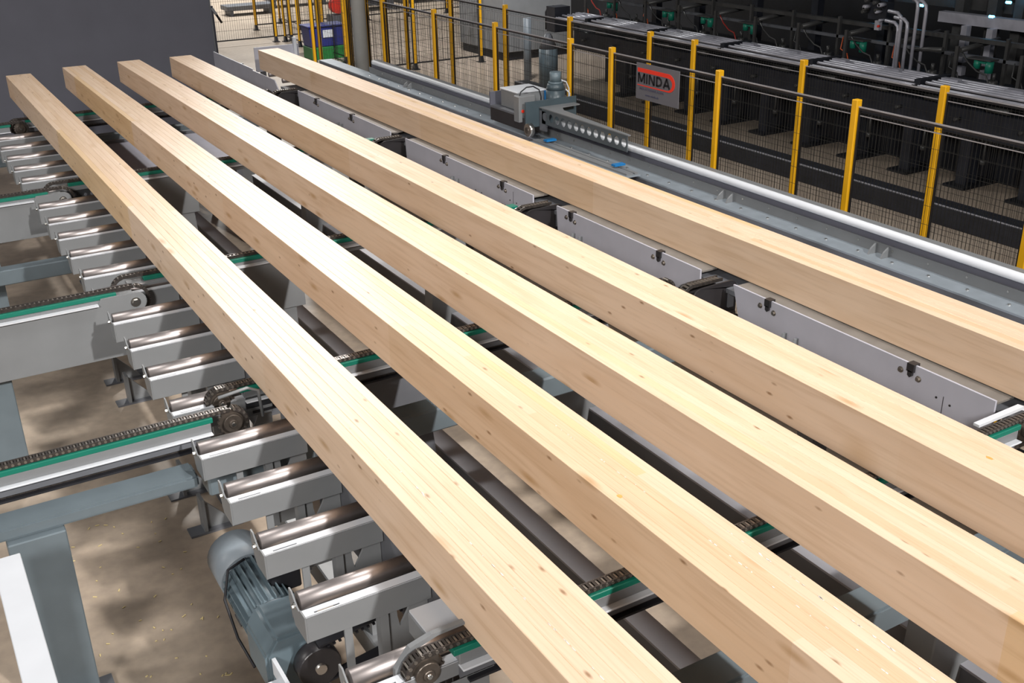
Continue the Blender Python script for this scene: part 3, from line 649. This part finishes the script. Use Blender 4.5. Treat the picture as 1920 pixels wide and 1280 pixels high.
MB().prism([(3.90, 1.50), (3.90, 1.585), (3.96, 1.585), (4.0, 1.50)], 'y', -5.36, -5.22).build('blue_connector', M_BLUEP, t, bevel=0.004)
mt_ = MB().cyl((3.97, -5.40, 1.432), (3.97, -5.40, 1.60), 0.085, 26).cyl((3.97, -5.40, 1.60), (3.97, -5.40, 1.655), 0.085, 26, r2=0.072).build('motor', M_DMOT, t)
MB().cyl((3.97, -5.40, 1.655), (3.97, -5.40, 1.672), 0.066, 24).cyl((3.97, -5.40, 1.672), (3.97, -5.40, 1.755), 0.052, 24).build('motor_cap', M_MOTOR, mt_)
MB().tube([(3.57, -5.46, 1.50), (3.55, -5.46, 1.57), (3.57, -5.46, 1.63), (3.63, -5.46, 1.665), (3.70, -5.46, 1.665), (3.76, -5.46, 1.63), (3.78, -5.46, 1.57), (3.78, -5.46, 1.52)], 0.006).build('black_hose', M_RUBBER, t)
MB().tube([(4.02, -5.42, 1.68), (4.07, -5.42, 1.66), (4.10, -5.42, 1.60), (4.10, -5.42, 1.53), (4.07, -5.42, 1.48)], 0.006).tube([(4.05, -5.45, 1.60), (4.09, -5.45, 1.56), (4.08, -5.45, 1.48)], 0.006).build('white_cable', M_WHITE, t)
# perforated arm (13 round holes)
# perforated arm carried by the carriage
def holed_plate(mb, x, th, ya, yb, z0, z1, n, r, k=16):
    dy = (yb-ya)/n; zc = (z0+z1)/2
    for i in range(n):
        y0_, y1_ = ya+i*dy, ya+(i+1)*dy; yc = (y0_+y1_)/2
        rings = []
        for xx in (x, x+th):
            inner = []; outer = []
            for j in range(k):
                a = 2*PI*j/k+PI/4; c_, s_ = math.cos(a), math.sin(a)
                inner.append(mb.bm.verts.new((xx, yc+r*c_, zc+r*s_)))
                m_ = max(abs(c_), abs(s_)); outer.append(mb.bm.verts.new((xx, yc+dy/2*c_/m_, zc+(z1-z0)/2*s_/m_)))
            rings.append((inner, outer))
            for j in range(k): mb.bm.faces.new((inner[j], inner[(j+1)%k], outer[(j+1)%k], outer[j]))
        (i0, o0), (i1, o1) = rings
        for j in range(k):
            mb.bm.faces.new((i0[j], i1[j], i1[(j+1)%k], i0[(j+1)%k])); mb.bm.faces.new((o0[j], o0[(j+1)%k], o1[(j+1)%k], o1[j]))
mb = MB(); holed_plate(mb, 3.70, 0.008, -6.86, -5.60, 1.365, 1.495, 13, 0.037); t2 = mb.build('perforated_arm', M_DARM, t)
MB().prism([(3.695, -6.88), (3.695, -5.565), (4.06, -5.57), (4.06, -5.66), (3.86, -5.68), (3.80, -5.80), (3.72, -6.88)], 'z', 1.495, 1.503).build('top_flange', M_GREY, t2)
B(3.70, 3.72, -5.66, -5.56, 1.30, 1.475).build('end_bracket', M_MID, t2)
for yy in (-5.9, -6.9): B(3.56, 3.66, yy, yy+0.05, 1.275, 1.29).build('blue_connector', M_BLUEP, t2)
t3 = thing('slide_plate', 'pale flat slide plates lying under the perforated arm', 'plate', (3.62, -6.3, 1.21))
B(3.50, 3.66, -7.10, -5.68, 1.235, 1.245).build('upper_plate', M_GALV, t3); B(3.54, 3.60, -7.08, -5.70, 1.245, 1.262).build('slide_bar', M_GREY, t3)
B(3.62, 3.65, -7.08, -5.70, 1.245, 1.258).build('slide_bar', M_GREY, t3); B(3.54, 3.62, -6.9, -5.8, 1.10, 1.235).build('support_block', M_MID, t3)

# ------------------------------------------------------------------ safety fences
def post(t, x, y, h=2.0, foot=True, mat=None):
    p = B(x-0.024, x+0.024, y-0.024, y+0.024, 0.01, h).build('post', mat or M_YEL, t, bevel=0.004)
    if foot:
        B(x-0.07, x+0.07, y-0.07, y+0.07, 0.0, 0.012).build('foot_plate', M_RAIL, p)
        MB().prism([(y-0.06, 0.012), (y+0.06, 0.012), (y+0.028, 0.12), (y-0.028, 0.12)], 'x', x-0.03, x+0.03).build('foot_bracket', M_RAIL, p)
    return p
def fence_y(label, x, ys, z0=0.12, z1=1.955, step=0.03, xo=0.0):
    t = thing('safety_fence', label, 'fence', (x, (ys[0]+ys[-1])/2, 0), 'yellow post safety fences')
    for y in ys: post(t, x, y)
    for a, b_ in zip(ys, ys[1:]):
        a_, c_ = a+0.035, b_-0.035; X = x-xo
        f = MB().bar((X, a_, z0), (X, c_, z0), 0.02, 0.02).bar((X, a_, z0), (X, a_, z1), 0.012).bar((X, c_, z0), (X, c_, z1), 0.012).bar((X, a_, z1-0.012), (X, c_, z1-0.012), 0.010, 0.014).build('mesh_panel', M_RAIL, t)
        MB().bar((X, a_-0.012, z1), (X, c_+0.012, z1), 0.013, 0.008).bar((X, a_, z1-0.055), (X, c_, z1-0.055), 0.006).build('top_rail', M_FRAIL, f)
        g = MB(); k = a_+step
        while k < c_: g.box(X-0.0013, X+0.0013, k-0.0008, k+0.0008, z0, z1); k += step
        z = z0+0.12
        while z < z1: g.box(X-0.001, X+0.001, a_, c_, z-0.001, z+0.001); z += 0.12
        o = g.build('wire_grid', M_WIRE, f); o['kind'] = 'stuff'
    return t
fence_y('nearer yellow safety fence running beside the guide rail', 4.25, [-11.35, -10.0, -8.63, -7.268, -5.87, -5.22, -3.835, -2.46, -1.06, -0.54, 0.12])
fence_y('farther yellow safety fence, in front of the black press', 5.08, [-11.35, -10.0, -8.65, -7.306, -5.964, -5.32, -3.952, -2.612, -1.27, 0.06, 0.73, 2.10, 3.40])
def fence_x(label, y, xs, z0=0.12, z1=1.955, step=0.05):
    t = thing('safety_fence', label, 'fence', ((xs[0]+xs[-1])/2, y, 0), 'yellow post safety fences')
    for x in xs: post(t, x, y)
    for a, b_ in zip(xs, xs[1:]):
        a_, c_ = a+0.035, b_-0.035
        f = MB().bar((a_, y, z1), (c_, y, z1), 0.025).bar((a_, y, z0), (c_, y, z0), 0.025).bar((a_, y, z0), (a_, y, z1), 0.02).bar((c_, y, z0), (c_, y, z1), 0.02).build('mesh_panel', M_RAIL, t)
        g = MB(); k = a_+step
        while k < c_: g.box(k-0.002, k+0.002, y-0.002, y+0.002, z0, z1); k += step
        z = z0+0.2
        while z < z1: g.box(a_, c_, y-0.0025, y+0.0025, z-0.0025, z+0.0025); z += 0.2
        o = g.build('wire_grid', M_WIRE, f); o['kind'] = 'stuff'
    return t
fence_x('yellow post fence across the far hall, left of the blue bin', 9.9, [3.6, 5.05, 6.51, 6.86, 7.5])
fence_y('yellow post fence line left of the blue bin, running away', 7.62, [9.98, 11.4, 12.8], step=0.06)
fence_x('yellow post fence crossing just left of the big grey cabinet', 4.85, [5.5, 6.2, 7.45, 8.85])
fence_x('furthest yellow post fence behind the crossing fences', 12.0, [6.75, 8.4, 9.6, 10.7, 11.8, 13.0], step=0.07)
fence_y('yellow post fence running behind the blue bin', 6.69, [6.35, 7.63, 8.9, 9.8], step=0.05)

# sign on the near fence
t = thing('sign_board', 'grey maker sign with red bar and black capital letters on the fence', 'sign', (4.19, -6.57, 1.645))
B(4.192, 4.200, -6.860, -6.300, 1.645, 1.937).build('board', M_SIGN, t)
def sp(pts, name, mt, x0=4.1895):                            # polygon on the sign; u runs left to right as seen (towards -y)
    return MB().prism([(-6.300-u, 1.645+v) for u, v in pts], 'x', x0, 4.1919).build(name, mt, t)
def arc(cx, cy, rx, ry, a0, a1, n=8): return [(cx+rx*math.cos(a0+(a1-a0)*i/n), cy+ry*math.sin(a0+(a1-a0)*i/n)) for i in range(n+1)]
def stroke(path, name, mt):                                # path: (u, v, half width)
    mb = MB(); L_ = []
    for i, (u, v, h) in enumerate(path):
        p, q = path[max(i-1, 0)], path[min(i+1, len(path)-1)]; d = Vector((q[0]-p[0], q[1]-p[1])).normalized(); n = Vector((-d.y, d.x))*h
        L_.append([mb.bm.verts.new((xx, -6.300-(u+sg*n.x), 1.645+v+sg*n.y)) for xx in (4.1895, 4.1919) for sg in (1, -1)])
    for A, B_ in zip(L_, L_[1:]):
        for i, j in ((0, 1), (1, 3), (3, 2), (2, 0)): mb.bm.faces.new((A[i], A[j], B_[j], B_[i]))
    for A in (L_[0], L_[-1]): mb.bm.faces.new((A[0], A[1], A[3], A[2]))
    return mb.build(name, mt, t)
pth = [(0.02, 0.237, 0.016), (0.20, 0.237, 0.016), (0.42, 0.237, 0.016)]
for k in range(1, 13): a_ = PI/2-k*PI/12; pth.append((0.42+0.075*math.cos(a_), 0.1755+0.0615*math.sin(a_), 0.017-0.012*max(0, (k-7)/5)))
pth += [(0.30, 0.114, 0.004), (0.02, 0.114, 0.003)]
stroke(pth, 'red_swoosh', M_SRED)
def text(body, u, v, size, mt, name, sx=1.0, bold=0.0):
    cu = D.curves.new(name, 'FONT'); cu.body = body; cu.size = size; cu.extrude = 0.0008; cu.offset = bold; cu.space_character = 1.05
    ob = D.objects.new(name, cu); COL.objects.link(ob)
    dg = bpy.context.evaluated_depsgraph_get(); me = D.meshes.new_from_object(ob.evaluated_get(dg)); D.objects.remove(ob)
    me.materials.clear(); me.materials.append(mt)
    # local x -> -y world, local y -> z world, normal -> -x
    me.transform(Matrix(((0, 0, -1, 0), (-sx, 0, 0, 0), (0, 1, 0, 0), (0, 0, 0, 1))))
    o2 = D.objects.new(name, me); COL.objects.link(o2); o2.parent = t; o2.location = Vector((4.1905, -6.300-u, 1.645+v))-Vector(t.location); return o2
h0, h1 = 0.134, 0.212; hw = 0.0095
def glyph(u, paths):
    for p in paths: stroke([(u+a, h0+b_*(h1-h0), hw) for a, b_ in p], 'letter_stroke', M_SBLK)
glyph(0.034, [[(0, 0), (0, 1)], [(0.002, 1), (0.040, 0.12)], [(0.040, 0.12), (0.078, 1)], [(0.080, 1), (0.080, 0)]])      # M
glyph(0.146, [[(0, 0), (0, 1)]])                                                                                         # I
glyph(0.180, [[(0, 0), (0, 1)], [(0.002, 1), (0.062, 0)], [(0.064, 0), (0.064, 1)]])                                     # N
glyph(0.278, [[(0, 0), (0, 1)], [(0, 0.91), (0.030, 0.90), (0.055, 0.75), (0.062, 0.5), (0.055, 0.25), (0.030, 0.10), (0, 0.09)]])  # D
glyph(0.368, [[(0, 0), (0.038, 1)], [(0.038, 1), (0.076, 0)], [(0.014, 0.30), (0.062, 0.30)]])                           # A
text('INDUSTRIEANLAGEN', 0.05, 0.080, 0.026, M_STXT, 'lettering', 1.25)
text('www.minda.de', 0.13, 0.035, 0.026, M_STXT, 'lettering', 1.1)

# ------------------------------------------------------------------ black press behind the fences
t = thing('press_machine', 'long black timber press with pillars, pipe deck and hoses behind fences', 'machine', (9.0, -4, 0))
yy = -11.6; i = 0
while yy < 1.4:
    p = MB().box(9.12, 9.16, yy-0.07, yy+0.07, 0.03, 0.62).box(9.16, 9.28, yy-0.012, yy+0.012, 0.03, 0.62).box(9.28, 9.32, yy-0.07, yy+0.07, 0.03, 0.62).build('pillar', M_PRESS2, t)
    B(9.0, 9.6, yy-0.14, yy+0.14, 0.0, 0.03).build('foot_plate', M_PRESS, p)
    if i % 1 == 0: MB().cyl((9.05, yy-0.30, 0.62), (9.05, yy-0.30, 0.38), 0.012, 8).cyl((9.05, yy-0.30, 0.38), (9.05, yy-0.30, 0.33), 0.03, 10).build('hanging_valve', M_DPIPE, t)
    yy += 0.815; i += 1
B(8.95, 10.6, -12, 1.8, 0.62, 0.92).build('press_body', M_PRESS2, t, bevel=0.01)
B(9.6, 11.2, -12, 1.8, 0.0, 0.62).build('rear_body', M_PRESS, t)
B(7.78, 8.02, -12, 1.8, 0.0, 0.20).build('floor_rail', M_PRESS2, t, bevel=0.006)
B(7.785, 7.80, -12, 1.8, 0.20, 0.208).build('rail_highlight', M_PIPE, t)  # painted highlight along the top of the dark floor rail
B(8.10, 8.14, -12, 1.8, 0.0, 0.05).build('floor_strip', M_PRESS, t)
# pipe deck
B(8.72, 9.55, -12, 1.8, 1.10, 1.125).build('deck_plate', M_PRESS, t)
for k, xx in enumerate((8.60, 8.645, 8.73, 8.83, 8.93, 9.03, 9.13)):
    a = -12.0
    while a < 1.6:
        l = min(a+1.55, 1.8); MB().cyl((xx, a, 1.145+0.02*(k > 1)), (xx, l, 1.145+0.02*(k > 1)), 0.019 if k > 1 else 0.010, 8).build('deck_pipe', M_PIPE, t)
        a += 1.63
a = -12.0
while a < 1.7:
    B(8.68, 9.20, a-0.04, a+0.04, 1.125, 1.195).build('pipe_clamp', M_PRESS2, t); a += 1.63
# small fittings on the deck and below it
rnd = random.Random(3)
yy = -11.7
while yy < 1.5:
    MB().cyl((9.28, yy, 1.125), (9.28, yy, 1.19), 0.05, 12).cyl((9.28, yy, 1.19), (9.28, yy, 1.27), 0.02, 10).build('valve_stub', M_DPIPE, t)
    B(8.95, 9.02, yy+0.2, yy+0.42, 1.165, 1.20).build('valve_block', M_PIPE, t)
    MB().cyl((8.93, yy+0.3, 0.97), (8.93, yy+0.58, 0.97), 0.035, 12).build('oil_filter', M_DPIPE, t)
    MB().cyl((8.86, yy+0.1, 0.80), (8.95, yy+0.1, 0.80), 0.018, 10).build('pressure_gauge', M_DPIPE, t)
    B(9.42, 9.46, yy-0.018, yy+0.018, 1.125, 1.62).build('rack_post', M_DPIPE, t)
    # hydraulic cylinder lying across the rack
    c_ = MB().cyl((9.2, yy+0.42, 1.47), (9.85, yy+0.42, 1.53), 0.030, 12).build('cylinder', M_DPIPE, t)
    B(9.14, 9.17, yy+0.40, yy+0.44, 1.14, 1.52).build('cylinder_bracket', M_DPIPE, c_)
    mt2 = M_RED if rnd.random() < 0.5 else M_DPIPE
    MB().tube([(9.22, yy+0.40, 1.45), (9.20, yy+0.30, 1.36), (9.18, yy+0.15, 1.28), (9.16, yy+0.02, 1.26), (9.14, yy-0.05, 1.17)], 0.010, 6).build('hose', mt2, t)
    MB().tube([(9.30, yy+0.60, 1.40), (9.22, yy+0.55, 1.27), (9.20, yy+0.42, 1.23), (9.18, yy+0.38, 1.17)], 0.008, 6).build('hose', M_DPIPE if rnd.random() < 0.6 else M_ORANGE, t)
    yy += 0.815
for yy in (1.05, -0.4, -1.3, -2.2, -4.15, -5.95, -7.8):
    p = MB().cyl((9.24, yy, 1.27), (9.24, yy, 1.40), 0.045, 14).box(9.225, 9.255, yy, yy+0.16, 1.36, 1.39).cyl((9.24, yy+0.16, 1.30), (9.24, yy+0.16, 1.40), 0.038, 14).build('solenoid', M_TEAL, t)
    B(9.18, 9.32, yy-0.05, yy+0.25, 1.40, 1.415).build('solenoid_cap', M_DPIPE, p)
B(9.47, 9.55, -12, 1.8, 1.53, 1.575).build('rack_rail', M_DPIPE, t); B(9.42, 9.47, -12, 1.8, 1.36, 1.395).build('rack_rail', M_MID, t)
B(10.3, 10.4, -12, 1.8, 1.75, 1.88).build('upper_rail', M_DPIPE, t)
for yy in (-8.4, -7.0, -5.55, -5.2, -4.75, -3.6, -2.4, -1.2, 0.1, 1.2):
    B(10.15, 10.27, yy-0.06, yy+0.06, 0.9, 3.4).build('frame_column', M_PRESS2 if yy > -4 else M_DPIPE, t)
B(9.98, 10.10, -12, -4.6, 1.62, 1.74).build('light_beam', M_PIPE, t)
for yy in (-5.05, -5.4, -6.1):
    B(9.9, 9.98, yy-0.04, yy+0.04, 1.2, 1.62).build('light_column', M_PIPE, t); B(9.9, 9.98, yy-0.05, yy+0.05, 1.05, 1.15).build('switch_block', M_PANEL, t)
# vertical pipe group
g = thing('pipe_group', 'bundle of bent grey pipes rising from the press deck', 'pipes', (9.1, -4.85, 1.12))
for dx, dy, zz in ((0, 0, 1.78), (0.0, -0.10, 1.72), (0.05, -0.17, 1.95), (0.05, 0.07, 1.66), (0.1, -0.25, 1.92)):
    MB().tube([(9.1+dx, -4.80+dy, 1.15), (9.1+dx, -4.80+dy, zz-0.08), (9.1+dx, -4.79+dy, zz-0.02), (9.1+dx, -4.74+dy, zz+0.02), (9.1+dx, -4.60+dy, zz+0.03)], 0.020, 10).build('pipe', M_PIPE, g)
MB().tube([(9.2, -4.95, 1.40), (9.2, -5.15, 1.43), (9.2, -5.35, 1.45)], 0.028, 10).build('pipe', M_DPIPE, g)
g = thing('valve_manifold', 'cluster of dark valves with a red knob above the press deck', 'valve', (9.3, -4.3, 1.6))
B(9.3, 9.42, -4.40, -4.12, 1.66, 1.86).build('block', M_PRESS2, g)
for k in range(10):
    yy, zz = -4.42+0.32*rnd.random(), 1.64+0.24*rnd.random(); MB().cyl((9.2, yy, zz), (9.3, yy, zz), 0.012+0.012*rnd.random(), 10).build('fitting', M_PIPE if k % 2 else M_DPIPE, g)
B(9.24, 9.29, -4.36, -4.29, 1.55, 1.66).build('cartridge', M_PIPE, g); MB().cyl((9.22, -4.36, 1.60), (9.25, -4.36, 1.60), 0.014, 10).build('red_knob', M_SRED, g)
for k, (yy, zz, xx) in enumerate(((-3.65, 1.755, 9.99), (-5.33, 1.745, 9.99), (-5.52, 1.92, 9.99), (-4.32, 1.78, 9.99))):
    o = MB().cyl((xx, yy-0.03, zz), (xx, yy+0.03, zz), 0.016, 12).build('indicator_lamp', M_LAMP)
    tag(centre(o), ['small blue indicator lamp left of the valve cluster', 'small blue indicator lamp below the right light beam end', 'small blue indicator lamp at the top right corner', 'small blue indicator lamp beside the bent pipes'][k], 'lamp')

# ------------------------------------------------------------------ back left hall
t = thing('partition_panel', 'large dark grey partition panel behind the beam ends', 'panel', (0.5, 2.5, 0))
B(-6.0, 3.115, 2.5, 2.56, 0.0, 5.0).build('sheet', M_WALL, t); B(3.115, 3.135, 2.49, 2.57, 0.0, 5.0).build('edge_trim', M_MID, t)
t = thing('steel_column', 'round pale grey steel column between the guide rail end and the fence', 'column', (4.06, -0.76, 0))
MB().cyl((4.06, -0.76, 0), (4.06, -0.76, 6.5), 0.088, 28).build('shaft', M_CONC, t); B(3.96, 4.16, -0.86, -0.66, 0, 0.03).build('base', M_MID, t)
t = thing('waste_bin', 'dark blue bin on a green base behind the left fence', 'bin', (6.55, 7.2, 0))
MB().prism([(6.25, 0.24), (6.22, 0.62), (6.98, 0.62), (6.95, 0.24)], 'y', 7.0, 7.45).build('tub', M_BIN, t, bevel=0.015)
B(6.24, 6.96, 6.98, 7.47, 0.0, 0.24).build('base', M_BING, t, bevel=0.012); B(6.50, 6.72, 6.985, 7.0, 0.42, 0.56).build('paper_label', M_WHITE, t)
B(6.20, 7.0, 6.97, 7.48, 0.62, 0.65).build('rim', M_BIN, t, bevel=0.008)
t = thing('cable_reel', 'red and orange cable reel behind the blue bin', 'reel', (8.6, 12.0, 0))
mb = MB(); N_ = 20
mb.tube([(8.75+0.32*math.cos(2*PI*k/N_), 11.2, 0.75+0.36*math.sin(2*PI*k/N_)) for k in range(N_+1)], 0.035).build('ring', M_ORANGE, t)
MB().cyl((8.5, 11.1, 0.5), (8.5, 11.3, 0.5), 0.18, 18).build('drum', M_SRED, t); B(8.3, 9.0, 11.0, 11.4, 0, 0.3).build('base', M_MID, t)
t = thing('machine_cabinet', 'large light grey machine cabinet behind the fences', 'cabinet', (10.2, 4.8, 0))
B(9.22, 10.75, 4.6, 6.4, 0.16, 3.2).build('body', M_GREY, t, bevel=0.01); B(9.26, 10.7, 4.66, 6.35, 0, 0.16).build('plinth', M_PRESS, t)
t = thing('pump_unit', 'grey pump with a black bent hose in front of the cabinet', 'pump', (8.6, 2.2, 0))
MB().cyl((8.6, 2.05, 0.02), (8.6, 2.05, 0.62), 0.16, 20).build('tank', M_MOTOR, t); MB().cyl((8.6, 2.05, 0.62), (8.6, 2.05, 0.86), 0.155, 20, r2=0.05).build('dome', M_MID, t)
MB().cyl((8.6, 2.72, 0.0), (8.6, 2.72, 1.05), 0.07, 16).build('pipe', M_MOTORL, t)
MB().tube([(8.7, 2.25, 0.9), (8.7, 2.25, 1.18), (8.7, 2.18, 1.26), (8.7, 2.05, 1.28), (8.7, 1.85, 1.22)], 0.03, 10).build('hose', M_RUBBER, t)
B(8.6, 8.9, 1.84, 2.1, 0.9, 1.3).build('valve_box', M_PRESS2, t)
# distant machinery on the bright floor
specs = [(7.6, 15.2, 1.3, 0.25), (9.3, 16.2, 1.8, 0.3), (10.6, 14.2, 1.2, 0.8), (12.4, 15.0, 1.4, 0.9), (5.5, 17.0, 1.2, 0.2), (12.6, 10.2, 0.9, 1.0), (11.2, 9.0, 0.7, 0.7)]
sl = ['low grey roller table on the bright far floor, left', 'long low grey table behind the far fence', 'grey machine block behind the orange reel', 'tall grey machine at the back by the column',
      'low grey bench next to the dark partition edge', 'grey machine block left of the big cabinet', 'small grey machine between the crossing fences']
for (x, y, L_, h), lb in zip(specs, sl):
    t = thing('machine_table', lb, 'machine', (x, y, 0))
    B(x-L_/2, x+L_/2, y-0.3, y+0.3, h-0.12 if h < .5 else 0.1, h).build('top', M_MID, t, bevel=0.01)
    for sx in (-1, 1): B(x+sx*L_*0.4-0.04, x+sx*L_*0.4+0.04, y-0.25, y+0.25, 0, h-0.1 if h < .5 else 0.1).build('leg', M_MID, t)
    if h > .5: B(x-L_*0.3, x+L_*0.1, y-0.32, y-0.3, h*0.4, h*0.8).build('door', M_BLUE, t); B(x-0.1, x+0.3, y-0.2, y+0.2, h, h+0.25).build('head', M_GREY, t)
t = thing('pneumatic_strut', 'thin black and white strut hanging by the partition edge', 'strut', (3.55, 3.5, 0))
MB().cyl((3.42, 3.5, 1.53), (3.48, 3.5, 1.43), 0.022, 10).build('rod', M_WHITE, t); MB().cyl((3.48, 3.5, 1.43), (3.55, 3.5, 1.30), 0.018, 10).build('barrel', M_BLACK, t)
B(3.40, 3.44, 3.49, 3.53, 0, 1.56).build('stand', M_WALL, t)

# wood chips on the floor
mb = MB()
for k in range(70):
    x, y = random.uniform(-0.95, -0.35), random.uniform(-10.3, -7.8); a = random.uniform(0, PI); l = random.uniform(0.004, 0.012)
    mb.bar((x-l*math.cos(a), y-l*math.sin(a), 0.003), (x+l*math.cos(a), y+l*math.sin(a), 0.004), 0.006, 0.002)
o = mb.build('wood_chips', M_CHIP); tag(o, 'small pale wood chips scattered on the floor left of the motor', 'wood chips'); o['kind'] = 'stuff'
